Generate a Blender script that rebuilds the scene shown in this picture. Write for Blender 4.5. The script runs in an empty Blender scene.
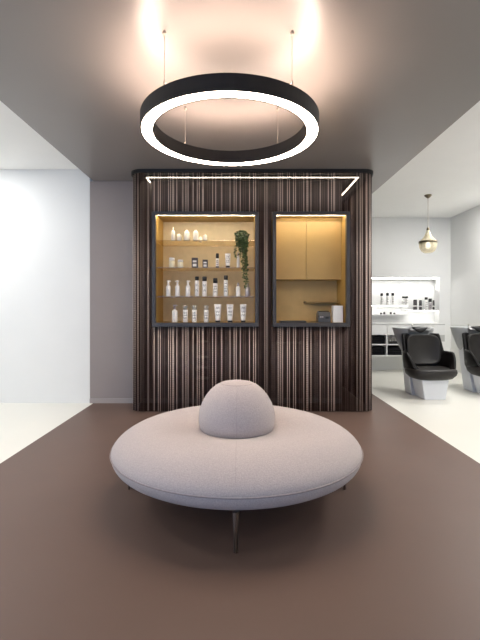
import bpy, bmesh, math, random
from mathutils import Vector, Matrix
PI = math.pi
sc = bpy.context.scene
COL = sc.collection
random.seed(7)

# ------------------------------------------------------------------ materials
def lin(c):
    return tuple(((v/255)/12.92 if v/255 <= .04045 else ((v/255+.055)/1.055)**2.4) for v in c) + (1,)

def mat(name, rgb, rough=.5, metal=0.0, spec=.5, noise=0, nscale=20, bump=0, bscale=200, emit=None, estr=0, coat=0, trans=0, sheen=0, alpha=1):
    m = bpy.data.materials.new(name); m.use_nodes = True
    nt = m.node_tree; b = nt.nodes['Principled BSDF']
    b.inputs['Base Color'].default_value = lin(rgb)
    b.inputs['Roughness'].default_value = rough
    b.inputs['Metallic'].default_value = metal
    b.inputs['Specular IOR Level'].default_value = spec
    b.inputs['Coat Weight'].default_value = coat
    b.inputs['Transmission Weight'].default_value = trans
    b.inputs['Sheen Weight'].default_value = sheen
    b.inputs['Alpha'].default_value = alpha
    if emit:
        b.inputs['Emission Color'].default_value = lin(emit)
        b.inputs['Emission Strength'].default_value = estr
    if noise or bump:
        tc = nt.nodes.new('ShaderNodeTexCoord')
    if noise:
        n = nt.nodes.new('ShaderNodeTexNoise'); n.inputs['Scale'].default_value = nscale; n.inputs['Detail'].default_value = 4
        nt.links.new(tc.outputs['Object'], n.inputs['Vector'])
        r = nt.nodes.new('ShaderNodeValToRGB')
        c = lin(rgb)
        r.color_ramp.elements[0].position = .3; r.color_ramp.elements[1].position = .7
        r.color_ramp.elements[0].color = tuple(v*(1-noise) for v in c[:3])+(1,)
        r.color_ramp.elements[1].color = tuple(min(1, v*(1+noise)) for v in c[:3])+(1,)
        nt.links.new(n.outputs['Fac'], r.inputs['Fac']); nt.links.new(r.outputs['Color'], b.inputs['Base Color'])
    if bump:
        n2 = nt.nodes.new('ShaderNodeTexNoise'); n2.inputs['Scale'].default_value = bscale; n2.inputs['Detail'].default_value = 3
        nt.links.new(tc.outputs['Object'], n2.inputs['Vector'])
        bp = nt.nodes.new('ShaderNodeBump'); bp.inputs['Strength'].default_value = bump; bp.inputs['Distance'].default_value = .003
        nt.links.new(n2.outputs['Fac'], bp.inputs['Height']); nt.links.new(bp.outputs['Normal'], b.inputs['Normal'])
    return m

def chain_mat(name, rgb, dark, metal=.35, rough=.42):
    """anodised chain links: little dark gaps repeat down every strand"""
    m = mat(name, rgb, rough, metal)
    nt = m.node_tree; b = nt.nodes['Principled BSDF']
    tc = nt.nodes.new('ShaderNodeTexCoord'); sx = nt.nodes.new('ShaderNodeSeparateXYZ')
    nt.links.new(tc.outputs['Object'], sx.inputs[0])
    a = nt.nodes.new('ShaderNodeMath'); a.operation = 'MULTIPLY'; a.inputs[1].default_value = 2*PI/.026
    px = nt.nodes.new('ShaderNodeMath'); px.operation = 'ADD'; nt.links.new(sx.outputs['X'], px.inputs[0]); nt.links.new(sx.outputs['Y'], px.inputs[1])
    sn = nt.nodes.new('ShaderNodeMath'); sn.operation = 'SNAP'; sn.inputs[1].default_value = .0118; nt.links.new(px.outputs[0], sn.inputs[0])
    wn = nt.nodes.new('ShaderNodeTexWhiteNoise'); wn.noise_dimensions = '1D'; nt.links.new(sn.outputs[0], wn.inputs['W'])
    zz_ = nt.nodes.new('ShaderNodeMath'); zz_.operation = 'MULTIPLY_ADD'; zz_.inputs[1].default_value = .026
    nt.links.new(wn.outputs['Value'], zz_.inputs[0]); nt.links.new(sx.outputs['Z'], zz_.inputs[2]); nt.links.new(zz_.outputs[0], a.inputs[0])
    s = nt.nodes.new('ShaderNodeMath'); s.operation = 'SINE'; nt.links.new(a.outputs[0], s.inputs[0])
    r = nt.nodes.new('ShaderNodeValToRGB'); r.color_ramp.elements[0].position = .02; r.color_ramp.elements[1].position = .32
    r.color_ramp.elements[0].color = lin(dark); r.color_ramp.elements[1].color = lin(rgb)
    ad = nt.nodes.new('ShaderNodeMath'); ad.operation = 'MULTIPLY_ADD'; ad.inputs[1].default_value = .5; ad.inputs[2].default_value = .5
    nt.links.new(s.outputs[0], ad.inputs[0]); nt.links.new(ad.outputs[0], r.inputs['Fac'])
    nt.links.new(r.outputs['Color'], b.inputs['Base Color'])
    return m

def glass_mat(name, tint, gloss=.12, rough=.05):
    m = bpy.data.materials.new(name); m.use_nodes = True
    nt = m.node_tree; nt.nodes.clear()
    o = nt.nodes.new('ShaderNodeOutputMaterial'); mx = nt.nodes.new('ShaderNodeMixShader')
    t = nt.nodes.new('ShaderNodeBsdfTransparent'); g = nt.nodes.new('ShaderNodeBsdfGlossy')
    t.inputs['Color'].default_value = lin(tint); g.inputs['Roughness'].default_value = rough
    g.inputs['Color'].default_value = (.9, .88, .84, 1)
    mx.inputs['Fac'].default_value = gloss
    nt.links.new(t.outputs[0], mx.inputs[1]); nt.links.new(g.outputs[0], mx.inputs[2]); nt.links.new(mx.outputs[0], o.inputs['Surface'])
    return m

def emit_mat(name, rgb, s):
    m = bpy.data.materials.new(name); m.use_nodes = True
    nt = m.node_tree; nt.nodes.clear()
    o = nt.nodes.new('ShaderNodeOutputMaterial'); e = nt.nodes.new('ShaderNodeEmission')
    e.inputs['Color'].default_value = lin(rgb); e.inputs['Strength'].default_value = s
    nt.links.new(e.outputs[0], o.inputs['Surface'])
    return m

M = dict(
    floor=mat('resin_floor_taupe', (103, 83, 74), .46, spec=.28, noise=.05, nscale=1.3, bump=.02, bscale=40),
    wfloor=mat('resin_floor_white', (232, 230, 221), .3, spec=.5, noise=.02, nscale=1.0),
    ceil=mat('lacquer_ceiling_taupe', (132, 126, 123), .33, spec=.5, noise=.02, nscale=2),
    white=mat('white_paint', (229, 229, 227), .7, noise=.01, nscale=3),
    wceil=mat('white_ceiling_paint', (245, 245, 243), .8, noise=.01, nscale=3),
    grey=mat('grey_wall_paint', (146, 136, 134), .6, noise=.02, nscale=3),
    skirt=mat('skirting_paint', (165, 156, 153), .5, noise=.01),
    black=mat('black_satin_metal', (60, 57, 57), .45, spec=.5, noise=.05),
    ringblack=mat('black_ring_coating', (38, 34, 32), .6, spec=.35, noise=.03),
    track=mat('black_track', (20, 19, 20), .5, noise=.05),
    ochre=mat('ochre_lacquer_panel', (172, 140, 74), .5, spec=.4, noise=.05, nscale=8),
    ochred=mat('ochre_door', (176, 146, 92), .45, spec=.4, noise=.03, nscale=6),
    nled2=emit_mat('cupboard_led_warm', (255, 238, 212), 48),
    ochrel=mat('ochre_light_panel', (200, 172, 116), .5, spec=.4, noise=.05, nscale=8),
    linen=mat('linen_back_panel', (206, 190, 154), .6, spec=.3, noise=.05, nscale=14),
    fabric=mat('heather_wool', (180, 170, 168), .95, spec=.1, noise=.11, nscale=150, bump=.45, bscale=220, sheen=.15),
    seam=mat('seam_thread', (160, 150, 149), .95, spec=.05, noise=.1, nscale=60),
    bronze=mat('bronze_leg', (96, 82, 74), .3, metal=.8, noise=.05),
    steel=mat('brushed_steel', (190, 188, 182), .3, metal=.9, noise=.03),
    cable=mat('steel_cable', (170, 160, 150), .4, metal=.6, noise=.03),
    plastic=mat('white_plastic', (236, 234, 230), .35, noise=.01),
    cream=mat('cream_plastic', (240, 232, 216), .5, noise=.01),
    wax=mat('pale_wax_glass', (222, 216, 190), .35, noise=.02),
    paper=mat('white_label', (232, 230, 226), .6, noise=.01),
    capblack=mat('black_cap', (26, 25, 26), .35, noise=.05),
    boxdark=mat('dark_carton', (62, 56, 58), .5, noise=.05),
    print_=mat('black_print', (40, 40, 42), .6, noise=.05),
    silver=mat('silver_plastic', (176, 170, 172), .3, metal=.5, noise=.03),
    clearcap=mat('clear_cap', (196, 192, 180), .15, spec=.6, noise=.02, alpha=.6),
    shelfglass=glass_mat('smoked_glass', (238, 231, 218), .09),
    leaf=mat('leaf_green', (86, 106, 60), .5, noise=.35, nscale=30),
    leafd=mat('leaf_deep_green', (48, 68, 38), .5, noise=.3, nscale=30),
    stem=mat('vine_stem', (78, 84, 50), .7, noise=.1),
    pot=mat('grey_pot', (90, 84, 78), .7, noise=.1),
    leather=mat('black_leather', (38, 35, 33), .46, spec=.35, noise=.08, nscale=12, bump=.05, bscale=300),
    leatherd=mat('black_glossy_shell', (17, 15, 15), .45, spec=.2, noise=.05),
    ceramic=mat('grey_ceramic', (166, 167, 167), .3, spec=.5, noise=.02),
    base=mat('white_gloss_base', (226, 228, 232), .25, spec=.5, noise=.01),
    counter=mat('white_laminate', (224, 224, 222), .4, noise=.01),
    ctop=mat('grey_worktop', (176, 176, 174), .35, noise=.03),
    dark=mat('black_interior', (16, 16, 17), .6, noise=.05),
    towel=mat('black_towel', (24, 24, 26), .95, spec=.1, noise=.2, nscale=60, bump=.3, bscale=150),
    brass=mat('aged_brass', (118, 108, 88), .35, metal=.8, noise=.1, nscale=30),
    printer=mat('grey_plastic', (74, 74, 76), .45, noise=.05),
    led=emit_mat('led_warm', (255, 236, 214), 12),
    nled=emit_mat('niche_led_warm', (255, 238, 212), 54),
    ringled=emit_mat('ring_diffuser', (255, 234, 214), 38),
    ringup=emit_mat('ring_uplight', (255, 226, 206), 56),
    bulb=emit_mat('bulb', (255, 240, 214), 4),
    sled=emit_mat('salon_led_white', (255, 253, 248), 30),
    sled2=emit_mat('salon_ledge_led', (255, 253, 248), 20),
    str_l=chain_mat('chain_pale', (230, 209, 194), (132, 112, 102), .2),
    str_m=chain_mat('chain_taupe', (112, 92, 86), (58, 46, 43)),
    str_d=chain_mat('chain_dark', (58, 35, 27), (24, 15, 12), .3, .5),
)
def amber_glass():
    m = mat('pale_gold_mesh_glass', (226, 216, 186), .2, spec=.6, noise=.3, nscale=70, alpha=.72)
    return m
M['amber'] = amber_glass()

# ------------------------------------------------------------------ builders
def new_obj(name, bm, m, parent=None, smooth=False, bevel=0, angle=40, seg=2):
    me = bpy.data.meshes.new(name)
    bmesh.ops.recalc_face_normals(bm, faces=bm.faces)
    bm.to_mesh(me); bm.free()
    for x in (m if isinstance(m, (list, tuple)) else [m]): me.materials.append(x)
    o = bpy.data.objects.new(name, me); COL.objects.link(o)
    if parent: o.parent = parent
    if smooth:
        for p in me.polygons: p.use_smooth = True
    if bevel:
        b = o.modifiers.new('bevel', 'BEVEL'); b.width = bevel; b.segments = seg; b.limit_method = 'ANGLE'; b.angle_limit = math.radians(40)
    return o

def box(bm, x0, x1, y0, y1, z0, z1, mi=0):
    vs = [bm.verts.new((x, y, z)) for z in (z0, z1) for x, y in ((x0, y0), (x1, y0), (x1, y1), (x0, y1))]
    for f in ((0, 3, 2, 1), (4, 5, 6, 7), (0, 1, 5, 4), (1, 2, 6, 5), (2, 3, 7, 6), (3, 0, 4, 7)):
        bm.faces.new([vs[i] for i in f]).material_index = mi

def boxes(*bs):
    bm = bmesh.new()
    for b in bs: box(bm, *b)
    return bm

def hexa(bm, bot, top):
    vs = [bm.verts.new(p) for p in list(bot)+list(top)]
    for f in ((0, 3, 2, 1), (4, 5, 6, 7), (0, 1, 5, 4), (1, 2, 6, 5), (2, 3, 7, 6), (3, 0, 4, 7)):
        bm.faces.new([vs[i] for i in f])

def lathe(bm, prof, n=24, cx=0, cy=0, sx=1, sy=1, z0=0, close=False):
    """prof: (r,z) pairs; r==0 makes a pole"""
    rings = []
    for r, z in prof:
        if r <= 1e-6: rings.append([bm.verts.new((cx, cy, z+z0))])
        else: rings.append([bm.verts.new((cx+r*sx*math.cos(2*PI*i/n), cy+r*sy*math.sin(2*PI*i/n), z+z0)) for i in range(n)])
    pairs = list(zip(rings, rings[1:]))
    if close: pairs.append((rings[-1], rings[0]))
    for a, b in pairs:
        for i in range(n):
            j = (i+1) % n
            if len(a) == 1 and len(b) == 1: continue
            if len(a) == 1: bm.faces.new((a[0], b[j], b[i]))
            elif len(b) == 1: bm.faces.new((a[i], a[j], b[0]))
            else: bm.faces.new((a[i], a[j], b[j], b[i]))
    return rings

def tube(bm, pts, r, n=8, mi=0, cap=True):
    pts = [Vector(p) for p in pts]; rs = r if isinstance(r, (list, tuple)) else [r]*len(pts)
    rings = []
    for i, p in enumerate(pts):
        d = (pts[min(i+1, len(pts)-1)]-pts[max(i-1, 0)]).normalized()
        u = d.cross(Vector((0, 0, 1)))
        if u.length < 1e-3: u = Vector((1, 0, 0))
        u.normalize(); v = d.cross(u)
        rings.append([bm.verts.new(p+rs[i]*(math.cos(2*PI*k/n)*u+math.sin(2*PI*k/n)*v)) for k in range(n)])
    for a, b in zip(rings, rings[1:]):
        for k in range(n):
            bm.faces.new((a[k], a[(k+1) % n], b[(k+1) % n], b[k])).material_index = mi
    if cap:
        bm.faces.new(rings[0][::-1]).material_index = mi; bm.faces.new(rings[-1]).material_index = mi

def thing(name, label, cat, loc=(0, 0, 0), rz=0, group=None):
    o = bpy.data.objects.new(name, None); COL.objects.link(o)
    o.empty_display_size = .05
    o.location = loc; o.rotation_euler = (0, 0, rz); o['label'] = label; o['category'] = cat
    if group: o['group'] = group
    return o
def tag(o, label, cat, group=None, kind=None):
    o['label'] = label; o['category'] = cat
    if group: o['group'] = group
    if kind: o['kind'] = kind
    return o
def struct(name, bm, m, label=None, cat=None, **k):
    o = new_obj(name, bm, m, **k); o['kind'] = 'structure'
    o['label'] = label or name.replace('_', ' '); o['category'] = cat or name.split('_')[0]
    return o

# ------------------------------------------------------------------ setting
YB = 5.24            # grey back wall plane
YF = -3.0            # shop front behind the camera
XS = 1.85            # half width of the taupe strip
XR, XL = 4.08, -4.4
YS = 8.03            # salon back wall
ZC, ZH = 2.80, 2.95
struct('floor', boxes((-XS, XS, YF, 6.6, -.1, 0)), M['floor'], 'taupe resin floor strip down the middle of the salon', 'floor')
struct('floor_left', boxes((XL, -XS, YF, YB, -.1, 0)), M['wfloor'], 'white resin floor on the left', 'floor')
struct('floor_right', boxes((XS, XR, YF, YS, -.1, 0), (-XS, XS, 6.6, YS, -.1, 0)), M['wfloor'], 'off-white resin floor under the wash chairs', 'floor')
struct('ceiling', boxes((-XS, XS, YF, 6.6, ZC, ZH)), M['ceil'], 'satin taupe lowered ceiling over the middle strip', 'ceiling')
struct('ceiling_left', boxes((XL, -XS, YF, YB, ZH, ZH+.1)), M['wceil'], 'white ceiling on the left', 'ceiling')
struct('ceiling_right', boxes((XS, XR, YF, YS, ZH, ZH+.1), (-XS, XS, 6.6, YS, ZH, ZH+.1)), M['wceil'], 'white ceiling over the wash area', 'ceiling')
struct('wall_back', boxes((-1.895, 1.285, YB, YB+.2, 0, ZC)), M['grey'], 'grey wall behind the curtained display', 'wall')
struct('wall_left_back', boxes((XL, -1.897, YB, YB+.2, 0, ZH)), M['white'], 'white wall at the left', 'wall')
struct('wall_left', boxes((XL-.1, XL, YF, YB, 0, ZH)), M['white'], 'white side wall at the far left', 'wall')
struct('wall_right', boxes((XR, XR+.1, YF, YS, 0, ZH)), M['white'], 'white side wall of the wash area', 'wall')
struct('wall_middle', boxes((-1.85, 1.56, 6.5, 6.6, 0, ZC)), M['grey'], 'grey wall closing the passage behind the display', 'wall')
struct('wall_passage', boxes((-1.95, -1.85, YB+.2, YS, 0, ZH)), M['white'], 'white end wall behind the display', 'wall')
# salon back wall with a lit recess
NX0, NX1, NZ0, NZ1, ND = 2.40, 3.86, .92, 1.785, .22
struct('wall_salon', boxes((-1.85, NX0, YS, YS+.3, 0, ZH), (NX1, XR, YS, YS+.3, 0, ZH), (NX0, NX1, YS, YS+.3, NZ1, ZH),
                           (NX0, NX1, YS, YS+.3, 0, NZ0), (NX0, NX1, YS+ND, YS+.3, NZ0, NZ1)), M['white'], 'white wall with a lit recess behind the wash chairs', 'wall')
# unseen shop front: glazed at left, right side closed to cut daylight
struct('wall_front', boxes((XL, XR, YF-.15, YF, 2.6, ZH), (XL, -3.9, YF-.15, YF, 0, 2.6), (.7, XR, YF-.15, YF, 0, 2.6)), M['white'], 'unseen white shop front wall, right half closed to cut daylight', 'wall')
bm = boxes((-3.9, -3.84, YF-.1, YF-.04, 0, 2.6), (.64, .7, YF-.1, YF-.04, 0, 2.6), (-3.84, .64, YF-.1, YF-.04, 2.54, 2.6), (-1.4, -1.34, YF-.1, YF-.04, 0, 2.54))
struct('window_1', bm, M['black'], 'black framed shop front window', 'window')
struct('baseboard_back', boxes((-1.895, 1.285, YB-.012, YB, 0, .06)), M['skirt'], 'grey skirting along the grey wall', 'baseboard')

# ------------------------------------------------------------------ ring pendant
RX, RY, RZ, RR = -.068, 2.85, 2.38, .602
t = thing('ring_lamp', 'large black ring pendant lamp glowing below, hung over the round sofa', 'lamp', (RX, RY, RZ))
W, H = .088, .095
bm = bmesh.new()
lathe(bm, [(RR, 0), (RR, H), (RR-.012, H), (RR-.012, .012), (RR-.009, 0)], 96, close=True)
lathe(bm, [(RR-W, 0), (RR-W, H), (RR-W+.012, H), (RR-W+.012, .012), (RR-W+.009, 0)], 96, close=True)
lathe(bm, [(RR-.012, H-.03), (RR-W+.012, H-.03), (RR-W+.012, H-.036), (RR-.012, H-.036)], 96, close=True)
new_obj('ring_housing', bm, M['ringblack'], t, smooth=False)
bm = bmesh.new(); lathe(bm, [(RR-.0085, .001), (RR-W+.0085, .001), (RR-W+.0125, .011), (RR-.0125, .011)], 96, close=True)
d = new_obj('diffuser', bm, M['ringled'], t); d['label'] = 'glowing white underside of the ring'
bm = bmesh.new(); lathe(bm, [(RR-.015, H-.028), (RR-W+.015, H-.028), (RR-W+.015, H-.012), (RR-.015, H-.012)], 96, close=True)
d = new_obj('uplight', bm, M['ringup'], t); d['label'] = 'warm glowing strip along the top of the ring'
for sx in (-1, 1):
    for sy in (-1, 1):
        dx, dy = sx*.37, sy*.455
        q = math.hypot(dx, dy); dx2, dy2 = dx/q*(RR-.018), dy/q*(RR-.018)
        bm = bmesh.new(); tube(bm, [(dx2, dy2, H+.03), (dx2, dy2, ZC-RZ-.02)], .0018, 6)
        c = new_obj('cable', bm, M['cable'], t)
        bm = bmesh.new(); lathe(bm, [(0, 0), (.012, 0), (.012, .012), (.006, .022), (0, .022)], 12, dx2, dy2, z0=ZC-RZ-.0222)
        new_obj('ceiling_cup', bm, M['cable'], c, smooth=True)
        bm = bmesh.new()
        tube(bm, [(dx2, dy2, H+.035), (dx2, dy2, H+.01)], .006, 8)
        for s in (-2.2, .1):
            ux, uy = dx2/(RR-.018), dy2/(RR-.018)
            tube(bm, [(dx2, dy2, H+.03), (dx2+s*ux*.03, dy2+s*uy*.03, H-.006)], .002, 6)
        new_obj('clip', bm, M['cable'], c)

# ------------------------------------------------------------------ round sofa
SX, SY, SR = -.021, 2.75, .80
t = thing('round_sofa', 'round grey wool sofa with a central dome backrest on the taupe floor', 'sofa', (SX, SY, 0))
top = [(.0, .38), (.20, .402), (.27, .413), (.36, .432), (.46, .441), (.56, .437), (.64, .422), (.71, .396), (.765, .360), (.79, .332), (SR, .308)]
bot = [(SR, .308), (.799, .288), (.790, .262), (.770, .234), (.725, .212), (.64, .192), (.50, .182), (0, .180)]
bm = bmesh.new(); lathe(bm, top+bot[1:], 96)
s = new_obj('seat', bm, M['fabric'], t, smooth=True)
sub = s.modifiers.new('sub', 'SUBSURF'); sub.levels = sub.render_levels = 1
bm = bmesh.new(); n = 128
for z, r in ((.305, SR+.0008),):
    ring = [(r*math.cos(2*PI*i/n), r*math.sin(2*PI*i/n), z) for i in range(n+1)]
    tube(bm, ring, .0042, 6, cap=False)
new_obj('piping', bm, M['seam'], s, smooth=True)
# dome: slightly bulging, flattened crown
dome = [(.228, .396), (.244, .418), (.2510, .455), (.2510, .490), (.245, .530), (.230, .575), (.206, .620), (.174, .660), (.137, .690), (.100, .707), (.06, .715), (0, .718)]
bm = bmesh.new(); lathe(bm, [(0, .396)]+dome, 64)
b = new_obj('backrest', bm, M['fabric'], t, smooth=True)
def dome_r(z):
    for (r0, z0), (r1, z1) in zip(dome, dome[1:]):
        if z0 <= z <= z1: return r0+(r1-r0)*(z-z0)/(z1-z0)
    return 0
bm = bmesh.new()
r = .108; zz = .7035
tube(bm, [(r*math.cos(2*PI*i/48), r*math.sin(2*PI*i/48), zz) for i in range(49)], .001, 5, cap=False)
for k in range(4):
    a = -PI/2+k*PI/2
    pts = []
    for i in range(16):
        z = .42+i*(.703-.42)/15; rr = dome_r(z)+.0002
        pts.append((rr*math.cos(a), rr*math.sin(a), z))
    tube(bm, pts, .0008, 5, cap=False)
new_obj('seam', bm, M['seam'], b)
def top_z(r):
    for (r0, z0), (r1, z1) in zip(top, top[1:]):
        if r0 <= r <= r1: return z0+(z1-z0)*(r-r0)/(r1-r0)
    return .3
for k in (0, 2):
    a = -PI/2+k*PI/2
    bm = bmesh.new(); tube(bm, [(q*math.cos(a), q*math.sin(a), top_z(q)-.0006) for q in [.26+i*.035 for i in range(16)]], .0007, 5, cap=False)
    new_obj('seam', bm, M['seam'], s)
for k in range(4):
    a = -PI/2+k*PI/2
    bm = bmesh.new()
    # bent flat-bar leg: an upper plate under the seat, then a slim blade leaning outward
    prof = [(.62, .18, .020), (.690, .185, .020), (.712, .10, .013), (.718, .0, .011)]
    ca, sa = math.cos(a), math.sin(a)
    def P(r, w, z): return (r*ca-w*sa, r*sa+w*ca, z)
    rows = []
    for r, z, w in prof:
        th = .012
        rows.append([bm.verts.new(P(r-th, -w, z)), bm.verts.new(P(r-th, w, z)), bm.verts.new(P(r, w*.75, z)), bm.verts.new(P(r+.006, 0, z)), bm.verts.new(P(r, -w*.75, z))])
    for A, B in zip(rows, rows[1:]):
        for i in range(5):
            bm.faces.new((A[i], A[(i+1) % 5], B[(i+1) % 5], B[i]))
    bm.faces.new(rows[0]); bm.faces.new(rows[-1][::-1])
    new_obj('leg', bm, M['bronze'], t)

# ------------------------------------------------------------------ niches
YN = 4.74
def niche(name, label, x0, x1, z0, z1, fx, fzt, fzb, back='linen', led='nled'):
    t = thing(name, label, 'cabinet', ((x0+x1)/2, YN, z0))
    cx = (x0+x1)/2
    X0, X1, Z1 = x0-cx, x1-cx, z1-z0
    d = YB-YN-.002
    # frame (open rectangle, wraps the box sides)
    bm = bmesh.new()
    outer = [(X0, 0), (X1, 0), (X1, Z1), (X0, Z1)]; inner = [(X0+fx, fzb), (X1-fx, fzb), (X1-fx, Z1-fzt), (X0+fx, Z1-fzt)]
    vo = [bm.verts.new((x, 0, z)) for x, z in outer]; vi = [bm.verts.new((x, 0, z)) for x, z in inner]
    vo2 = [bm.verts.new((x, .06, z)) for x, z in outer]; vi2 = [bm.verts.new((x, .06, z)) for x, z in inner]
    for i in range(4):
        j = (i+1) % 4
        bm.faces.new((vo[i], vo[j], vi[j], vi[i])); bm.faces.new((vo2[j], vo2[i], vi2[i], vi2[j]))
        bm.faces.new((vo[i], vo2[i], vo2[j], vo[j])); bm.faces.new((vi[i], vi[j], vi2[j], vi2[i]))
    f = new_obj('frame', bm, M['black'], t, bevel=.002); f['label'] = 'black metal surround'
    ix0, ix1, iz0, iz1 = X0+fx, X1-fx, fzb, Z1-fzt
    c = .018
    new_obj('casing', boxes((ix0-c, ix0, .06, d-c, iz0-c, iz1+c+.012), (ix1, ix1+c, .06, d-c, iz0-c, iz1+c+.012), (ix0, ix1, .06, d-c, iz1+.012, iz1+c+.012), (ix0, ix1, .06, d-c, iz0-c, iz0)), M['ochre'], t)
    new_obj('back_panel', boxes((ix0-c, ix1+c, d-c, d, iz0-c, iz1+c+.012)), M[back], t)
    l = new_obj('light_strip', boxes((ix0+.004, ix1-.004, .062, .090, iz1+.006, iz1+.0115)), M[led], t); l['label'] = 'warm light strip under the top edge'
    return t, cx, (ix0, ix1, iz0, iz1, d-c)

LZ0, LZ1 = .985, 2.305
tl, lcx, L = niche('display_niche', 'wide black-framed display niche with glass shelves of hair products', -1.007, .212, LZ0, LZ1, .040, .036, .047)
SHELF = [1.336, 1.672, 1.985]
for z in SHELF:
    g = new_obj('glass_shelf', boxes((L[0]+.001, L[1]-.001, .055, L[4]-.001, z-LZ0-.010, z-LZ0)), M['shelfglass'], tl, bevel=.001)
LFLOOR = LZ0+.047
tr, rcx, R = niche('cupboard_niche', 'narrow black-framed niche with two closed ochre doors above a small counter', .375, 1.258, LZ0, LZ1, .040, .036, .047, 'ochrel', 'nled2')
# two doors
dy0 = .235; dz0 = 308; ztop = R[3]-.03
zb = 1.2+28.5*(YN+dy0)/415-LZ0
xm = (R[0]+R[1])/2-.025
new_obj('soffit', boxes((R[0]+.001, R[1]-.001, dy0+.003, R[4]-.001, ztop+.004, R[3]+.0115)), M['ochre'], tr)
for x0, x1 in ((R[0]+.003, xm-.003), (xm+.003, R[1]-.003)):
    new_obj('door', boxes((x0, x1, dy0, dy0+.018, zb, ztop)), M['ochred'], tr, bevel=.0015)
new_obj('cupboard_box', boxes((R[0]+.002, R[1]-.002, dy0+.021, R[4]-.002, zb+.004, ztop)), M['ochre'], tr)
new_obj('shelf', boxes((R[0]+.385, R[1]-.001, dy0+.06, R[4]-.002, 1.2+6.6*(YN+.25)/415-LZ0-.012, 1.2+6.6*(YN+.25)/415-LZ0)), M['ochred'], tr, bevel=.001)
new_obj('plinth_panel', boxes((R[0]+.001, R[1]-.001, R[4]-.05, R[4]-.002, R[2]+.001, R[2]+.20)), M['ochrel'], tr)
RFLOOR = LZ0+.047

# items in the right niche
def at(px, Y): return (px-240)*Y/415
y = YN+.13
t = thing('receipt_printer', 'small dark grey receipt printer on the niche counter beside the white box', 'printer', (at(323.3, y), y, RFLOOR+.0006))
bm = bmesh.new()
w, dd = .073, .07
pr = [(-dd, 0), (dd, 0), (dd, .105), (dd*.2, .128), (-dd*.55, .122), (-dd*.9, .088), (-dd, .075)]
va = [bm.verts.new((-w, a, b)) for a, b in pr]; vb = [bm.verts.new((w, a, b)) for a, b in pr]
bm.faces.new(va[::-1]); bm.faces.new(vb)
for i in range(len(pr)): bm.faces.new((va[i], va[(i+1) % len(pr)], vb[(i+1) % len(pr)], vb[i]))
new_obj('body', bm, M['printer'], t, bevel=.006)
new_obj('lid', boxes((-w*.8, w*.8, -.035, .05, .1215, .132)), M['capblack'], t, bevel=.003)
new_obj('paper_slot', boxes((.008, .05, -dd-.004, -dd+.002, .045, .062)), M['capblack'], t)
new_obj('button', boxes((-.052, -.036, -dd-.003, -dd+.002, .058, .070)), M['silver'], t)
new_obj('button', boxes((-.030, -.014, -dd-.003, -dd+.002, .058, .070)), M['silver'], t)
y = YN+.12
t = thing('carton', 'plain white upright box at the right end of the niche counter', 'box', (at(337.2, y), y, RFLOOR+.0006))
new_obj('box_body', boxes((-.057, .057, -.045, .045, 0, .192)), M['plastic'], t, bevel=.003)
new_obj('lid_flap', boxes((-.055, .055, -.043, .043, .1925, .196)), M['paper'], t)
y = YN+.13
t = thing('laptop', 'flat dark closed laptop lying on the niche counter left of the printer', 'laptop', (at(292.5, y), y, RFLOOR+.0006))
new_obj('laptop_base', boxes((-.15, .15, -.09, .09, 0, .010)), M['capblack'], t, bevel=.002)
new_obj('laptop_lid', boxes((-.15, .15, -.09, .09, .0105, .017)), M['printer'], t, bevel=.002)

# ------------------------------------------------------------------ hair products
def zigzag(parent, r, z0, z1, rows, half=.8, wd=.0036, flat=None):
    """printed W marks wrapped round the front of a container"""
    bm = bmesh.new(); hgt = (z1-z0)/rows
    for k in range(rows):
        zc = z0+(k+.5)*hgt; a = hgt*.30
        up = 1 if k % 2 == 0 else -1
        pts = [(-half, a*up), (-half*.5, -a*up), (0, a*up*.6), (half*.5, -a*up), (half, a*up)]
        fine = []
        for (u0, v0), (u1, v1) in zip(pts, pts[1:]):
            for i in range(4): fine.append((u0+(u1-u0)*i/4, v0+(v1-v0)*i/4))
        fine.append(pts[-1])
        prev = None
        for u, v in fine:
            rr = (r if not callable(r) else r(zc+v))+.0006
            p = [bm.verts.new((rr*math.sin(u), (-rr*math.cos(u))*(flat or 1), zc+v+s)) for s in (-wd, wd)]
            if prev: bm.faces.new((prev[0], p[0], p[1], prev[1]))
            prev = p
    return new_obj('printed_mark', bm, M['print_'], parent)

def L_(prof, m, name, parent, n=20, sy=1): 
    bm = bmesh.new(); lathe(bm, prof, n, sy=sy); return new_obj(name, bm, m, parent, smooth=True)

def rounded(r, h, e=.004, z0=0):
    return [(0, z0), (r-e, z0), (r, z0+e), (r, z0+h-e), (r-e, z0+h), (0, z0+h)]

def pump(t, r, h, m=None, pm=None, side=0):
    m = m or M['plastic']; pm = pm or M['plastic']
    hb = h*.70
    L_([(0, 0), (r-.004, 0), (r, .005), (r, hb-.018), (r*.82, hb-.006), (r*.42, hb), (r*.40, hb+.01), (0, hb+.01)], m, 'bottle', t)
    bm = bmesh.new()
    lathe(bm, [(0, hb+.0105), (r*.5, hb+.0105), (r*.5, hb+.024), (r*.34, hb+.026), (r*.34, h-.02), (r*.62, h-.018), (r*.62, h), (0, h)], 14)
    tube(bm, [(0, 0, h-.006), (r*.75*(1 if side >= 0 else -1), -.004, h-.006), (r*1.0*(1 if side >= 0 else -1), -.006, h-.014)], .0045, 6)
    new_obj('pump', bm, pm, t, smooth=True)
def canister(t, r, h, cap, rows=3, capm=None, foot=False, body=None):
    hb = h-cap
    L_(rounded(r, hb), body or M['plastic'], 'bottle', t)
    L_([(0, hb+.0005), (r*.97, hb+.0005), (r*.97, h-.006), (r*.85, h), (0, h)], capm or M['capblack'], 'cap', t)
    if rows: zigzag(t, r, hb*.25, hb*.85, rows)
    if foot: L_([(0, .0), (r+.0008, 0), (r+.0008, .014), (0, .014)], M['capblack'], 'base_band', t)
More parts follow.
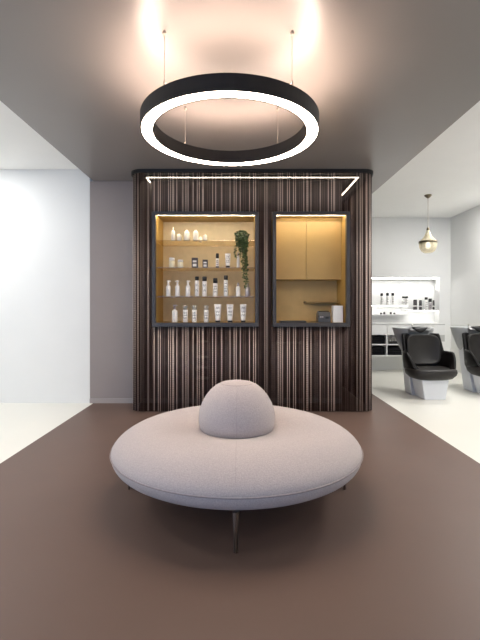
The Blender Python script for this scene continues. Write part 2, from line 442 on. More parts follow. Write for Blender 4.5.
def tubeb(t, w, h, rows=3, capm=None):
    """squeeze tube: round cap below, widening into a flat crimped top"""
    bm = bmesh.new(); n = 20; rings = []
    for k in range(9):
        f = k/8; z = .022+f*(h-.022)
        rx = w*(.72+.28*f); ry = w*(.72*(1-f)+.05*f)
        rings.append([bm.verts.new((rx*math.cos(2*PI*i/n), ry*math.sin(2*PI*i/n), z)) for i in range(n)])
    for a, b in zip(rings, rings[1:]):
        for i in range(n): bm.faces.new((a[i], a[(i+1) % n], b[(i+1) % n], b[i]))
    bm.faces.new(rings[0][::-1]); bm.faces.new(rings[-1])
    new_obj('tube_body', bm, M['plastic'], t, smooth=True)
    L_([(0, 0), (w*.68, 0), (w*.70, .004), (w*.72, .0215), (0, .0215)], capm or M['capblack'], 'cap', t)
    # marks printed on the sloping front
    bm = bmesh.new(); z0, z1 = h*.30, h*.88; hg = (z1-z0)/rows
    for k in range(rows):
        zc = z0+(k+.5)*hg; a = hg*.3; prev = None
        for i, s in enumerate((1, -1, .6, -1, 1)):
            x = (-.5+i*.25)*w*1.2; zz = zc+s*a*(1 if k % 2 else -1)
            f = (zz-.022)/(h-.022); ry = w*(.72*(1-f)+.05*f); rx = w*(.72+.28*f)
            yy = -ry*math.sqrt(max(0, 1-(x/rx)**2))-.0012
            p = [bm.verts.new((x, yy, zz+q)) for q in (-.0036, .0036)]
            if prev: bm.faces.new((prev[0], p[0], p[1], prev[1]))
            prev = p
    new_obj('printed_mark', bm, M['print_'], t)
def spray(t, r, h, body, capm, pm):
    hb = h*.72
    L_([(0, 0), (r-.003, 0), (r, .004), (r, hb-.012), (r*.6, hb), (0, hb)], body, 'bottle', t)
    L_([(0, hb+.0005), (r*.55, hb+.0005), (r*.55, h*.88), (r*.4, h*.9), (r*.4, h), (0, h)], capm, 'sprayer', t)
    bm = bmesh.new(); lathe(bm, [(r*.3, 0), (r*1.004, 0)], 4); bm.free()
def jar(t, r, h, lid=.3, m=None, lm=None):
    m = m or M['wax']; lm = lm or M['plastic']
    L_([(0, 0), (r-.003, 0), (r, .004), (r, h*(1-lid)), (0, h*(1-lid))], m, 'jar', t)
    L_([(0, h*(1-lid)+.0005), (r*.98, h*(1-lid)+.0005), (r*.98, h-.004), (r*.9, h), (0, h)], lm, 'lid', t)
def domed(t, r, h, neck=False):
    if neck:
        L_([(0, 0), (r-.003, 0), (r, .004), (r, h*.58), (r*.75, h*.70), (r*.35, h*.76), (0, h*.76)], M['cream'], 'bottle', t)
        L_([(0, h*.762), (r*.34, h*.762), (r*.30, h*.86), (r*.14, h*.97), (0, h)], M['cream'], 'nozzle', t)
    else:
        L_([(0, 0), (r-.003, 0), (r, .004), (r, h*.70), (r*.78, h*.84), (r*.5, h*.88), (0, h*.88)], M['cream'], 'bottle', t)
        L_([(0, h*.882), (r*.48, h*.882), (r*.46, h*.97), (r*.3, h), (0, h)], M['cream'], 'cap', t)
def carton(t, w, h):
    new_obj('carton_body', boxes((-w, w, -w*.9, w*.9, 0, h)), M['boxdark'], t, bevel=.0015)
    new_obj('label_panel', boxes((-w*.62, w*.62, -w*.9-.001, -w*.9-.0002, h*.10, h*.38)), M['paper'], t)
    new_obj('label_panel', boxes((-w*.62, w*.62, -w*.9-.001, -w*.9-.0002, h*.52, h*.72)), M['paper'], t)

def zx(p): return 150+p*.2292             # zoomed shelf column -> photo column
PY = YN+.12
def put(px0, px1, shelf, name, label, cat, group, dy=0):
    Y = PY+dy; return thing(name, label, cat, (at(zx((px0+px1)/2), Y), Y, shelf+.0006), 0, group)
u = .2292*PY/415                           # metres per zoomed px
g1, g2, g3, g4 = 'cream bottles on the top glass shelf', 'jars, cartons and tubes on the second shelf', 'bottles on the third shelf', 'bottles and tubes on the niche floor'
s3, s2, s1, s0 = SHELF[2], SHELF[1], SHELF[0], LFLOOR
t = put(92, 110, s3, 'nozzle_bottle', 'tall cream bottle with pointed nozzle, leftmost on the top shelf', 'bottle', g1); domed(t, 9*u, 62*u, True)
t = put(118, 137, s3, 'squat_bottle', 'short cream domed bottle, second from left on the top shelf', 'bottle', g1); domed(t, 9.5*u, 32*u)
t = put(148, 173, s3, 'wide_bottle', 'broad cream capped bottle, third from left on the top shelf', 'bottle', g1); domed(t, 12.5*u, 48*u)
t = put(187, 212, s3, 'wide_bottle', 'broad cream capped bottle, fourth from left on the top shelf', 'bottle', g1); domed(t, 12*u, 48*u)
t = put(214, 226, s3, 'squat_bottle', 'small cream bottle half hidden behind the fourth bottle of the top shelf', 'bottle', g1, .10); domed(t, 8*u, 25*u)
t = put(231, 250, s3, 'squat_bottle', 'short cream bottle, rightmost on the top shelf', 'bottle', g1); domed(t, 9.5*u, 28*u)
t = put(83, 108, s2, 'candle_jar', 'larger pale jar with white lid, leftmost on the second shelf', 'jar', g2); jar(t, 12.5*u, 43*u)
t = put(121, 145, s2, 'candle_jar', 'smaller pale jar with white lid, second on the second shelf', 'jar', g2); jar(t, 12*u, 34*u)
t = put(183, 209, s2, 'product_carton', 'taller dark carton with two white labels on the second shelf', 'carton', g2); carton(t, 13*u, 42*u)
t = put(230, 252, s2, 'product_carton', 'shorter dark carton with two white labels on the second shelf', 'carton', g2); carton(t, 11*u, 34*u)
t = put(287, 301, s2, 'slim_canister', 'slim white canister with black cap and base on the second shelf', 'bottle', g2); canister(t, 7*u, 62*u, 22*u, 3, foot=True)
t = put(327, 352, s2, 'squeeze_tube', 'white squeeze tube with black marks standing on the second shelf', 'tube', g2); tubeb(t, 12.5*u, 62*u, 4)
t = put(378, 391, s2, 'tapered_bottle', 'thin white tapered bottle in front of the trailing plant', 'bottle', g2)
L_([(0, 0), (6.5*u-.003, 0), (6.5*u, .004), (6.0*u, 42*u), (4.5*u, 50*u), (0, 50*u)], M['plastic'], 'bottle', t)
L_([(0, 50.1*u), (4.2*u, 50.1*u), (1.5*u, 68*u), (0, 69*u)], M['silver'], 'nozzle', t)
for (a, b), lb, sd in zip(((70, 90), (110, 130), (155, 177)), ('leftmost on the third shelf', 'second on the third shelf', 'third on the third shelf'), (1, -1, 1)):
    t = put(a, b, s1, 'pump_bottle', 'white pump bottle, '+lb, 'bottle', g3); pump(t, 10*u, 69*u, side=sd)
for (a, b), hh, cp, rw, lb in (((196, 214), 86, 17, 2, 'tall white canister with black cap, left of the touching pair on the third shelf'),
                               ((228, 248), 86, 20, 2, 'tall white canister with black cap, right of the touching pair on the third shelf'),
                               ((275, 295), 79, 22, 3, 'shorter white canister with big black cap and zigzag marks on the third shelf'),
                               ((322, 340), 91, 20, 4, 'tallest white canister with bold zigzag marks on the third shelf')):
    t = put(a, b, s1, 'capped_canister', lb, 'bottle', g3); canister(t, (b-a)/2*u, hh*u, cp*u, rw)
t = put(375, 394, s1, 'spray_bottle', 'slim silver and white bottle under the plant tip, third shelf', 'bottle', g3); spray(t, 9.5*u, 60*u, M['plastic'], M['silver'], M['plastic'])
t = put(415, 438, s1, 'spray_bottle', 'broad silver bottle at the right end of the third shelf', 'bottle', g3); spray(t, 11.5*u, 58*u, M['silver'], M['clearcap'], M['plastic'])
t = put(96, 120, s0, 'pump_bottle', 'white bottle with grey pump, leftmost on the niche floor', 'bottle', g4); pump(t, 12*u, 77*u, pm=M['silver'])
for (a, b), lb in (((144, 165), 'second from left on the niche floor'), ((183, 205), 'third from left on the niche floor'), ((235, 256), 'next to the squeeze tubes on the niche floor')):
    t = put(a, b, s0, 'clear_cap_bottle', 'white printed bottle with clear cap, '+lb, 'bottle', g4); canister(t, 10.5*u, 74*u, 19*u, 3, M['clearcap'])
for (a, b), lb in (((281, 311), 'left one of three on the niche floor'), ((334, 364), 'middle one of three on the niche floor'), ((393, 421), 'right one of three on the niche floor')):
    t = put(a, b, s0, 'squeeze_tube', 'white squeeze tube standing on its black cap, '+lb, 'tube', g4); tubeb(t, (b-a)/2*u, 79*u, 3)

# ------------------------------------------------------------------ trailing plant
PX = at(zx(400), YN+.11)
t = thing('trailing_plant', 'trailing green plant hanging from the top glass shelf of the display niche', 'plant', (PX, YN+.12, SHELF[2]+.0006))
bm = bmesh.new(); lathe(bm, [(0, 0), (.034, 0), (.045, .052), (.047, .058), (.041, .058), (.038, .048), (0, .046)], 20)
new_obj('pot', bm, M['pot'], t, smooth=True)
rnd = random.Random(4)
stems = bmesh.new(); fol = bmesh.new()
def leafq(p, d, s, mi):
    d = d.normalized(); up = Vector((rnd.uniform(-1, 1), rnd.uniform(-1, 1), rnd.uniform(-.4, 1))); side = d.cross(up)
    if side.length < 1e-3: return
    side.normalize(); nn = side.cross(d)
    v = [p, p+d*s*.35+side*s*.32+nn*s*.08, p+d*s*.7+side*s*.24+nn*s*.05, p+d*s, p+d*s*.7-side*s*.24+nn*s*.05, p+d*s*.35-side*s*.32+nn*s*.08]
    vv = [fol.verts.new(x) for x in v]
    c = fol.verts.new(p+d*s*.5-nn*s*.04)
    for i in range(6): fol.faces.new((vv[i], vv[(i+1) % 6], c)).material_index = mi
vines = []
for k in range(26):
    a = rnd.uniform(0, 2*PI); sp = rnd.uniform(.02, .075)
    ln = rnd.choice((.06, .10, .14, .18, .22, .26))
    vines.append((sp*math.cos(a), -.055-abs(rnd.gauss(0, .03)), ln))
vines += [(.030, -.09, .36), (.045, -.085, .42), (.022, -.09, .50), (.035, -.085, .62), (.028, -.092, .56)]
for vx, vy, ln in vines:
    pts = [Vector((vx*.3, -.012, .05)), Vector((vx*.8, vy*.5, .085+rnd.uniform(0, .02))), Vector((vx, vy, .05)), ]
    N = max(2, int(ln/.04)); x, y_ = vx, vy
    for i in range(1, N+1):
        x += rnd.uniform(-.008, .008); y_ += rnd.uniform(-.004, .003); pts.append(Vector((x, min(y_, -.068), .05-ln*i/N)))
    tube(stems, pts, .0016, 4)
    for i in range(len(pts)-1):
        for q in range(3):
            p = pts[i].lerp(pts[i+1], q/3)
            for s in range(2):
                leafq(p, Vector((rnd.uniform(-1, 1), rnd.uniform(-1, .3), rnd.uniform(-.9, .3))), rnd.uniform(.020, .034), rnd.choice((0, 0, 1)))
for k in range(170):
    a = rnd.uniform(0, 2*PI); r = rnd.uniform(0, .075)
    leafq(Vector((r*math.cos(a), r*math.sin(a)*.6-.02, rnd.uniform(.055, .115)-r*.5)), Vector((math.cos(a), math.sin(a)-.3, rnd.uniform(-.3, 1))), rnd.uniform(.022, .036), rnd.choice((0, 1)))
new_obj('vine', stems, M['stem'], t)
new_obj('foliage', fol, [M['leaf'], M['leafd']], t)

# ------------------------------------------------------------------ chain curtain, track and linear lamp
CX0, CX1, CY = -1.262, 1.552, 4.79
RC = .13
def path_pts(pitch, off=0):
    """U-shaped track: left return, front, right return with rounded corners"""
    segs = []
    x0, x1, y = CX0-off, CX1+off, CY-off
    rc = RC+off
    P = []
    n = int((YB-.02-(y+rc))/pitch)
    for i in range(n): P.append((x0, YB-.02-i*pitch))
    n = max(2, int(rc*PI/2/pitch))
    for i in range(n): a = PI+i/n*PI/2; P.append((x0+rc+rc*math.cos(a), y+rc+rc*math.sin(a)))
    n = int((x1-x0-2*rc)/pitch)
    for i in range(n): P.append((x0+rc+i*(x1-x0-2*rc)/n, y))
    n = max(2, int(rc*PI/2/pitch))
    for i in range(n): a = -PI/2+i/n*PI/2; P.append((x1-rc+rc*math.cos(a), y+rc+rc*math.sin(a)))
    n = int((6.49-(y+rc))/pitch)
    for i in range(n): P.append((x1, y+rc+i*pitch))
    return P
rnd = random.Random(21)
bm = bmesh.new()
holes = [(-1.007, .212), (.375, 1.258)]
ZT = ZC-.042
kind = []
pts = path_pts(.0118)
state = 0
while len(kind) < len(pts):
    k = rnd.random()
    kind += [0] if k < .46 else [0, 2, 0] if k < .62 else [0, 0] if k < .70 else [1, 0] if k < .84 else [1, 2, 1]
    kind += rnd.choice(([2], [2, 2], [2, 2], [2, 2, 2], [2, 2, 2], [1, 2, 2, 2]))
def strand(x, y, z0, z1, k):
    r = (.0046, .0045, .0043)[k]
    tube(bm, [(x, y, z0), (x, y, z1)], r, 6, mi=k)
for (x, y), k in zip(pts, kind):
    cut = None
    if y < CY+.05:
        for a, b in holes:
            if a-.008 < x < b+.008: cut = True
    if cut:
        strand(x, y, LZ1+.004, ZT, k); strand(x, y, .012, LZ0-.004, k)
    else: strand(x, y, .012, ZT, k)
o = new_obj('chain_curtain', bm, [M['str_l'], M['str_m'], M['str_d']], smooth=True)
tag(o, 'brown and pale striped metal chain curtain hanging round the display niches', 'curtain', kind='stuff')
# track
bm = bmesh.new()
po, pi_ = path_pts(.03, .022), path_pts(.03, -.016)
def ribbon(bm, A, B, z0, z1):
    n = min(len(A), len(B)); 
    prev = None
    for i in range(n):
        a = A[int(i*(len(A)-1)/(n-1))]; b = B[int(i*(len(B)-1)/(n-1))]
        q = [bm.verts.new((a[0], a[1], z0)), bm.verts.new((a[0], a[1], z1)), bm.verts.new((b[0], b[1], z1)), bm.verts.new((b[0], b[1], z0))]
        if prev:
            for j in range(4): bm.faces.new((prev[j], prev[(j+1) % 4], q[(j+1) % 4], q[j]))
        else: bm.faces.new(q)
        prev = q
    bm.faces.new(prev[::-1])
ribbon(bm, po, pi_, ZC-.040, ZC-.0005)
o = new_obj('curtain_track', bm, M['track']); tag(o, 'black curtain track with rounded corners along the ceiling edge of the display', 'curtain track')
# linear lamp inside the curtain
t = thing('linear_lamp', 'thin glowing light line on the ceiling behind the chain curtain', 'lamp', (0, 5.03, ZC))
lx0, lx1 = at(147, 5.03), at(357.5, 5.03)
new_obj('profile', boxes((lx0-.018, lx1+.018, -.018, .018, -.016, -.0005), (lx0-.018, lx0+.018, .018, .20, -.016, -.0005), (lx1-.018, lx1+.018, .018, .80, -.016, -.0005)), M['track'], t)
d = new_obj('light_strip', boxes((lx0-.014, lx1+.014, -.010, .010, -.022, -.0165), (lx0-.014, lx0+.008, .010, .198, -.022, -.0165), (lx1-.008, lx1+.014, .010, .79, -.022, -.0165)), M['led'], t)
d['label'] = 'glowing warm white strip'

# dim metal things seen through the curtain
t = thing('wire_rack', 'dim narrow wire rack behind the curtain under the display niche', 'rack', (at(202, 5.1), 5.1, 0))
for dx in (-.075, .075):
    for dy in (-.06, .06):
        bm = bmesh.new(); tube(bm, [(dx, dy, 0), (dx, dy, .92)], .004, 6); new_obj('post', bm, M['steel'], t)
for z in (.34, .47, .60, .79):
    bm = bmesh.new()
    for q in (-.06, .06): tube(bm, [(-.08, q, z), (.08, q, z)], .008, 6)
    for q in (-.05, 0, .05): tube(bm, [(q, -.06, z), (q, .06, z)], .003, 6)
    new_obj('wire_shelf', bm, M['steel'], t)
t = thing('hanging_rail', 'short metal rail with end brackets on the grey wall behind the curtain', 'rail', (at(289, 5.2), YB, 1.2-34.5*5.2/415))
bm = bmesh.new(); tube(bm, [(-.15, -.06, 0), (.15, -.06, 0)], .008, 8); new_obj('bar', bm, M['steel'], t)
for s in (-1, 1): new_obj('bracket', boxes((s*.15-.01, s*.15+.01, -.075, -.001, -.018, .018)), M['steel'], t, bevel=.002)

# ------------------------------------------------------------------ salon: pendant
t = thing('teardrop_pendant', 'teardrop amber glass pendant lamp over the wash area', 'lamp', (at(428, 6.43), 6.43, 2.05))
bm = bmesh.new(); lathe(bm, [(0, ZH-2.05-.0005), (.055, ZH-2.05-.0005), (.055, ZH-2.05-.012), (.03, ZH-2.05-.035), (.012, ZH-2.05-.05), (0, ZH-2.05-.05)], 24)
new_obj('canopy', bm, M['brass'], t, smooth=True)
bm = bmesh.new(); tube(bm, [(0, 0, .40), (0, 0, ZH-2.05-.048)], .004, 6); new_obj('cord', bm, M['cable'], t)
bm = bmesh.new(); lathe(bm, [(.0, .0), (.06, .004), (.095, .03), (.118, .07), (.129, .115), (.131, .155)], 32)
new_obj('lower_shade', bm, M['amber'], t, smooth=True)
bm = bmesh.new(); lathe(bm, [(.131, .185), (.105, .205), (.075, .235), (.05, .275), (.033, .32), (.022, .36)], 32)
new_obj('upper_shade', bm, M['amber'], t, smooth=True)
bm = bmesh.new(); lathe(bm, [(.131, .153), (.137, .157), (.137, .182), (.131, .187)], 32); new_obj('rim_band', bm, M['brass'], t, smooth=True)
bm = bmesh.new(); lathe(bm, [(0, .355), (.024, .355), (.02, .385), (.008, .405), (0, .405)], 16); new_obj('socket_cap', bm, M['brass'], t, smooth=True)
bm = bmesh.new(); lathe(bm, [(0, .07), (.028, .08), (.04, .11), (.034, .145), (.018, .175), (.016, .2), (0, .2)], 16); new_obj('bulb', bm, M['bulb'], t, smooth=True)

# ------------------------------------------------------------------ salon: wall unit under the recess
UY0, UY1 = 7.58, YS-.002
k7 = UY0/415
def ux(px): return (px-240)*k7
def uz(py): return 1.2-(py-308)*k7
UX0, UX1 = 2.02, ux(445)
UT = uz(324)
t = thing('wall_unit', 'white floating wall unit with black open compartments behind the wash chairs', 'cabinet', (0, UY0, 0))
ud = UY1-UY0
new_obj('worktop', boxes((UX0, UX1, 0, ud, UT-.02, UT)), M['ctop'], t, bevel=.002)
xs = [UX0, ux(387), ux(412.5), ux(433), UX1]
zA, zB, zC = uz(334), uz(344.3), uz(355.5)
car = [(UX0, UX1, .006, ud, zA-.016, zA), (UX0, ux(433), .006, ud, zB-.016, zB+.004), (UX0, ux(433), .006, ud, zC-.016, zC+.002), (UX0, UX1, ud-.012, ud, zC, UT-.021)]
for x in xs[1:4]: car.append((x-.010, x+.010, .006, ud-.013, zC+.003, zA-.017))
new_obj('carcass', boxes(*car), M['counter'], t)
for a, b in zip(xs, xs[1:]):
    new_obj('drawer_front', boxes((a+.004, b-.004, 0, .018, zA+.002, UT-.024)), M['counter'], t, bevel=.0015)
new_obj('drawer_front', boxes((xs[3]+.012, xs[4]-.002, .004, .02, uz(341.5), zA-.018)), M['ctop'], t, bevel=.0015)
new_obj('lining', boxes((UX0, xs[1]-.012, ud-.016, ud-.0125, zB+.005, zA-.017), (UX0, xs[1]-.012, ud-.016, ud-.0125, zC+.003, zB-.017), (xs[1]+.012, xs[2]-.012, ud-.016, ud-.0125, zC+.003, zB-.017)), M['dark'], t)
# black towels in the compartments
for i, (xa, xb, z, h, lb) in enumerate(((2.05, xs[1]-.02, zB+.0045, .150, 'black folded towels filling the upper left compartment of the wall unit'),
                                        (2.05, xs[1]-.02, zC+.0025, .155, 'black folded towels filling the lower left compartment of the wall unit'),
                                        (xs[1]+.02, xs[2]-.02, zC+.0025, .145, 'black folded towels in the lower compartment right of the divider'))):
    tt = thing('towel_stack', lb, 'towels', ((xa+xb)/2, UY0+.19, z), 0, 'black towel stacks')
    w = (xb-xa)/2; hh = h/4
    for q in range(4):
        s = rnd.uniform(-.006, .006)
        new_obj('towel', boxes((-w+.006+s, w-.006+s, -.15, .15, q*hh+.0008, (q+1)*hh-.001)), M['towel'], tt, bevel=.012, seg=3)
for i, dx in enumerate((.05, .095, .14)):
    tt = thing('small_bottle', ('clear small bottle nearest the divider in the upper compartment', 'clear small bottle in the middle of three in the upper compartment', 'clear small bottle furthest right of three in the upper compartment')[i], 'bottle', (xs[1]+.03+dx, UY0+.10, zB+.0045), 0, 'small bottles in the wall unit')
    canister(tt, .016, .125, .025, 0, M['silver'], body=M['clearcap'])
tt = thing('storage_tray', 'low black tray beside the small bottles in the wall unit', 'tray', (xs[1]+.12, UY0+.035, zB+.0045))
new_obj('tray_body', boxes((-.075, .09, -.025, .025, 0, .045)), M['capblack'], tt, bevel=.004)
new_obj('tray_rim', boxes((-.078, .093, -.028, .028, .0455, .051)), M['capblack'], tt, bevel=.002)

# recess shelves and products (white ledges)
t = thing('recess_shelf', 'upper white ledge in the lit recess carrying the left group of bottles', 'shelf', (0, YS, 0))
kk = (YS+.1)/415
sz1, sz2, sz3 = 1.2+3.2*kk, 1.2-1.8*kk, 1.2-6.2*kk
new_obj('ledge', boxes((NX0+.002, at(409, YS), .02, ND-.001, sz1-.02, sz1)), M['counter'], t, bevel=.002)
new_obj('light_strip', boxes((NX0+.01, at(409, YS)-.01, .05, .07, sz1-.026, sz1-.0205)), M['sled2'], t)
t = thing('recess_shelf', 'middle white ledge in the lit recess carrying the right group of bottles', 'shelf', (0, YS, 0))
new_obj('ledge', boxes((at(409.5, YS), NX1-.002, .02, ND-.001, sz2-.02, sz2)), M['counter'], t, bevel=.002)
new_obj('light_strip', boxes((at(409.5, YS)+.01, NX1-.01, .05, .07, sz2-.026, sz2-.0205)), M['sled2'], t)
t = thing('recess_shelf', 'lowest white ledge in the lit recess carrying tiny jars', 'shelf', (0, YS, 0))
new_obj('ledge', boxes((NX0+.002, at(409, YS), .02, ND-.001, sz3-.02, sz3)), M['counter'], t, bevel=.002)
t = thing('recess_lamp', 'white light strip along the top of the wall recess', 'lamp', ((NX0+NX1)/2, YS+.04, NZ1))
new_obj('light_strip', boxes((-(NX1-NX0)/2+.01, (NX1-NX0)/2-.01, -.02, .02, -.012, -.001)), M['sled'], t)
new_obj('light_profile', boxes((-(NX1-NX0)/2+.005, (NX1-NX0)/2-.005, .0205, .03, -.016, -.001)), M['counter'], t)
def zz(p): return 365+p/6
grp = 'bottles in the lit recess'
YP = YS+.08
rows = [(100, 44, 20, 'black topped white bottle, leftmost in the recess', 'c'), (135, 42, 20, 'black topped white bottle, second from left in the recess', 'c'), (167, 42, 20, 'black topped white bottle, third from left in the recess', 'c'),
        (231, 62, 22, 'short black capped bottle, left of the recess pair', 'p'), (250, 62, 22, 'short black capped bottle, right of the recess pair', 'p')]
for px, ty, w, lb, kd in rows:
    tt = thing('recess_bottle', lb, 'bottle', (at(zz(px), YP), YP, sz1+.0006), 0, grp)
    h = (113-ty)/6*kk
    canister(tt, .026 if kd == 'c' else .03, h, h*.24, 3 if kd == 'c' else 2)
rows = [(301, 84, 22, .05, 'black bottle with white stripes, left end of the right recess ledge', M['boxdark']), (333, 88, 16, .1, 'slim dark bottle, second on the right recess ledge', M['boxdark']),
        (367, 70, 18, .2, 'white bottle with round black cap, third on the right recess ledge', M['plastic']), (391, 78, 20, .3, 'broad black capped bottle, fourth on the right recess ledge', M['silver']), (411, 88, 12, .1, 'slim dark bottle, right end of the right recess ledge', M['boxdark'])]
for px, ty, w, cf, lb, bdy in rows:
    tt = thing('recess_bottle', lb, 'bottle', (at(zz(px), YP), YP, sz2+.0006), 0, grp)
    h = (145-ty)/6*kk
    canister(tt, w/12*kk, h, h*max(cf, .12), 3, body=bdy)
    if bdy is M['boxdark']:
        L_([(0, h*.3), (w/12*kk+.0006, h*.3), (w/12*kk+.0006, h*.42), (0, h*.42)], M['paper'], 'label_band', tt, 16)
for i, px in enumerate((96, 116, 155, 176)):
    tt = thing('tiny_jar', ('tiny black jar, leftmost on the lowest recess ledge', 'tiny black jar, second on the lowest recess ledge', 'tiny black jar, third on the lowest recess ledge', 'tiny black jar, rightmost on the lowest recess ledge')[i], 'jar', (at(zz(px), YP), YP, sz3+.0006), 0, 'tiny jars in the recess')
    jar(tt, .02, .042 if i % 3 else .03, .3, M['boxdark'], M['capblack'])

# ------------------------------------------------------------------ wash chairs
def smooth(a, b, x):
    f = max(0, min(1, (x-a)/(b-a))); return f*f*(3-2*f)
def wash_chair(label, loc, rz):
    t = thing('wash_chair', label, 'chair', loc, rz, 'wash chairs with basins')
    # wrap-around shell: arms and back in one upholstered U
    bm = bmesh.new(); N = 160; rows = []
    def plan(tt):
        a = tt*PI*.5                          # -90..90 degrees around the back
        e = 1.5 if abs(tt) < .8 else 1.5
        cs, sn = math.cos(a), math.sin(a)
        x = .335*math.copysign(abs(sn)**.62, sn); y = -.02+.30*abs(cs)**.62
        return x, y
    P = []
    arm = 12
    for i in range(arm): P.append((-.335+.075*(1-i/arm)**2, -.225+i*.205/arm, -1))
    for i in range(N+1):
        x, y = plan(-1+2*i/N); P.append((x, y, -1+2*i/N))
    for i in range(arm): P.append((.335-.075*(1-(arm-1-i)/arm)**2, -.225+(arm-1-i)*.205/arm, 1))
    nP = len(P)
    for i, (x, y, tt) in enumerate(P):
        back = smooth(.318, .296, abs(x))*smooth(.05, .12, y)
        nose = min(1, min(i, nP-1-i)/12)          # arms round down to the seat at the front
        top = .40+.215*math.sin(nose*PI/2)+(.845-.615)*back
        flare = 1+.10*smooth(.24, -.05, y)
        narrow = 1-.0*back                      # back narrower than arms, towards the top
        th = .055
        prof = []
        def pt(s, z, tn):
            f = tn
            nx = 1-(1-narrow)*smooth(.50, .80, z)
            return Vector((x*s*nx*f*.90, .0+(y)*s*.9+(.06*smooth(.45, .87, z)*back), z))
        prof = [pt(.72, .285, 1), pt(.90, .325, 1), pt(.99, .40, 1), pt(1.0, (.40+top)/2, flare), pt(1.0, top-.03, flare), pt(.985, top-.008, flare), pt(.95, top, flare), pt(.90, top-.008, flare), pt(.87, top-.035, flare), pt(.85, (.40+top)/2, 1), pt(.83, .385, 1)]
        rows.append([bm.verts.new(v) for v in prof])
    for A, B in zip(rows, rows[1:]):
        for k in range(len(A)-1): bm.faces.new((A[k], A[k+1], B[k+1], B[k]))
        bm.faces.new((A[-1], A[0], B[0], B[-1]))
    bm.faces.new(rows[0]); bm.faces.new(rows[-1][::-1])
    new_obj('shell', bm, M['leatherd'], t, smooth=True)
    # seat cushion: broad, rounded front
    def slab(hx, y0, y1, z0, z1, n=40, e=4):
        bm = bmesh.new(); cy, hy = (y0+y1)/2, (y1-y0)/2; rr = []
        for f, z in ((.66, z0), (.83, z0+(z1-z0)*.12), (.97, z0+(z1-z0)*.42), (1, z0+(z1-z0)*.65), (.985, z0+(z1-z0)*.88), (.94, z0+(z1-z0)*.97), (.86, z1)):
            ring = []
            for i in range(n):
                a = 2*PI*i/n; c, s = math.cos(a), math.sin(a)
                ring.append(bm.verts.new((hx*f*math.copysign(abs(c)**(2/e), c), cy+hy*f*math.copysign(abs(s)**(2/e), s), z)))
            rr.append(ring)
        for A, B in zip(rr, rr[1:]):
            for i in range(n): bm.faces.new((A[i], A[(i+1) % n], B[(i+1) % n], B[i]))
        bm.faces.new(rr[0][::-1]); bm.faces.new(rr[-1])
        return bm
    new_obj('seat', slab(.315, -.29, .18, .262, .405, e=2.9), M['leather'], t, smooth=True)
    # padded back
    bm = bmesh.new(); n = 40; rr = []
    for yy, f in ((-.02, .90), (-.035, .96), (-.02, 1.0), (.03, 1.0)):
        ring = []
        for i in range(n):
            a = 2*PI*i/n; c, s = math.cos(a), math.sin(a)
            x = .232*f*math.copysign(abs(c)**(2/4.5), c); z = .628+.205*f*math.copysign(abs(s)**(2/4.5), s)
            ring.append(bm.verts.new((x, 0.165+yy+.13*(z-.43)-.10*(x/.235)**2*.4, z)))
        rr.append(ring)
    for A, B in zip(rr, rr[1:]):
        for i in range(n): bm.faces.new((A[i], A[(i+1) % n], B[(i+1) % n], B[i]))
    bm.faces.new(rr[0][::-1]); bm.faces.new(rr[-1])
    new_obj('backrest', bm, M['leather'], t, smooth=True)
    # white pedestal: front foot under the seat, and a leaning column up to the basin
    bm = bmesh.new()
    hexa(bm, [(-.13, -.16, 0), (.15, -.16, 0), (.15, .12, 0), (-.13, .12, 0)], [(-.17, -.17, .267), (.19, -.17, .267), (.19, .14, .267), (-.17, .14, .267)])
    new_obj('base', bm, M['base'], t, bevel=.012, seg=3)
    bm = bmesh.new()
    hexa(bm, [(-.17, .125, 0), (.15, .125, 0), (.13, .40, 0), (-.15, .40, 0)], [(-.14, .40, .62), (.14, .40, .62), (.12, .60, .62), (-.12, .60, .62)])
    new_obj('column', bm, M['base'], t, bevel=.015, seg=3)
    # basin: flaring ceramic bowl
    bm = bmesh.new(); n = 40; rr = []
    prof = [(.10, .54, .06), (.15, .60, .05), (.20, .70, .03), (.25, .81, .0), (.275, .900, 0), (.275, .917, 0), (.262, .920, 0), (.25, .905, 0), (.22, .85, 0), (.15, .80, 0), (.04, .785, 0)]
    for r, z, dy in prof:
        rr.append([bm.verts.new((r*1.05*math.cos(2*PI*i/n), .46+r*.86*math.sin(2*PI*i/n)+dy, z-(.035 if z > .9 and math.sin(2*PI*i/n) < -.85 else 0))) for i in range(n)])
    for A, B in zip(rr, rr[1:]):
        for i in range(n): bm.faces.new((A[i], A[(i+1) % n], B[(i+1) % n], B[i]))
    bm.faces.new(rr[0][::-1]); bm.faces.new(rr[-1])
    new_obj('basin', bm, M['ceramic'], t, smooth=True)
    # curved black neck rest on the basin's front lip
    bm = bmesh.new(); A = None; n = 18
    for i in range(n+1):
        u_ = -1+2*i/n; x = .10*u_; zc = .895+.028*u_*u_; y = .24+.02*u_*u_
        hh = .046*(1-.75*u_*u_)
        ring = [bm.verts.new((x, y+.035*math.cos(2*PI*k/8), zc+hh*math.sin(2*PI*k/8))) for k in range(8)]
        if A:
            for k in range(8): bm.faces.new((A[k], A[(k+1) % 8], ring[(k+1) % 8], ring[k]))
        else: bm.faces.new(ring)
        A = ring
    bm.faces.new(A[::-1])
    new_obj('neck_rest', bm, M['capblack'], t, smooth=True)
    # mixer tap on the rim
    bm = bmesh.new(); tube(bm, [(.08, .66, .90), (.08, .66, .945), (.07, .63, .955), (.04, .58, .94)], .010, 8)
    new_obj('tap', bm, M['steel'], t, smooth=True)
    return t
wash_chair('black tub wash chair with grey basin, nearer the curtained display', (2.53, 5.57, 0), math.radians(2))
wash_chair('black tub wash chair with grey basin, cut off by the right picture edge', (3.48, 5.77, 0), math.radians(2))

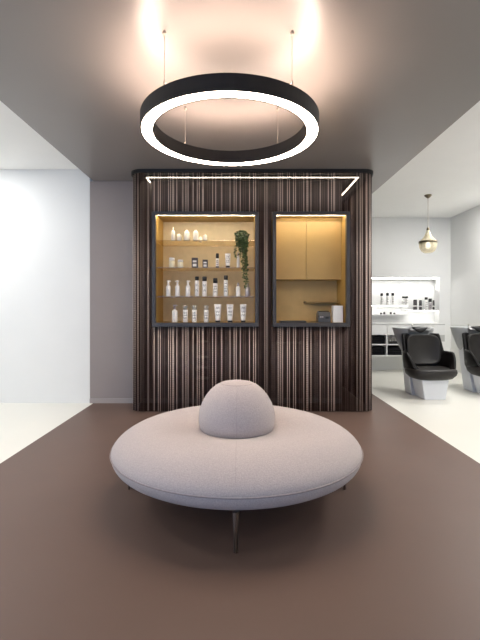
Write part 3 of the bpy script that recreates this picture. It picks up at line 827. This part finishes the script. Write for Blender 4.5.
# ------------------------------------------------------------------ lights
def area(name, loc, size, energy, color=(1, 1, 1), rot=(0, 0, 0), sy=None, shape='DISK'):
    l = bpy.data.lights.new(name, 'AREA'); l.energy = energy; l.color = color; l.shape = shape; l.size = size
    if sy: l.shape = 'RECTANGLE'; l.size_y = sy
    o = bpy.data.objects.new(name, l); COL.objects.link(o); o.location = loc; o.rotation_euler = rot
    return o
# unseen ceiling lights added to brighten the two white side rooms
for i, (x, y, e) in enumerate(((-3.2, -1.5, 24), (-3.2, .5, 28), (-3.2, 2.5, 32), (-3.25, 4.45, 25))):  # rearmost lamp follows the bright spot high on the left wall
    area('unseen_ceiling_light', (x, y, ZH-.01), .35, e, (.99, .99, .98))
for i, (x, y, e) in enumerate(((3.0, -1.5, 8), (3.0, .6, 14), (3.0, 2.6, 24), (3.1, 4.3, 46), (3.75, 6.2, 40))):
    area('unseen_ceiling_light', (x, y, ZH-.01), .35, e, (1, .985, .955))
# sky seen through the shop front
p = area('window_portal', (-1.6, YF+.01, 1.3), 4.5, 1, rot=(PI/2, 0, 0), sy=2.5)
p.data.cycles.is_portal = True
w = bpy.data.worlds.new('sky'); sc.world = w; w.use_nodes = True
bg = w.node_tree.nodes['Background']; bg.inputs['Color'].default_value = (.32, .55, 1, 1); bg.inputs['Strength'].default_value = 2.4

# ------------------------------------------------------------------ camera
cam = bpy.data.cameras.new('camera'); co = bpy.data.objects.new('camera', cam); COL.objects.link(co)
co.location = (0, 0, 1.2); co.rotation_euler = (PI/2, 0, 0)
cam.sensor_fit = 'HORIZONTAL'; cam.sensor_width = 36; cam.lens = 415/480*36
cam.shift_x = 0; cam.shift_y = -12/480
cam.clip_start = .05; cam.clip_end = 60
sc.camera = co
vs = sc.view_settings
vs.view_transform = 'Standard'; vs.look = 'None'; vs.gamma = 1; vs.use_curve_mapping = False; vs.exposure = 0
sc.cycles.use_denoising = True
sc.cycles.max_bounces = 8; sc.cycles.diffuse_bounces = 5; sc.cycles.transparent_max_bounces = 12
sc.cycles.sample_clamp_indirect = 6
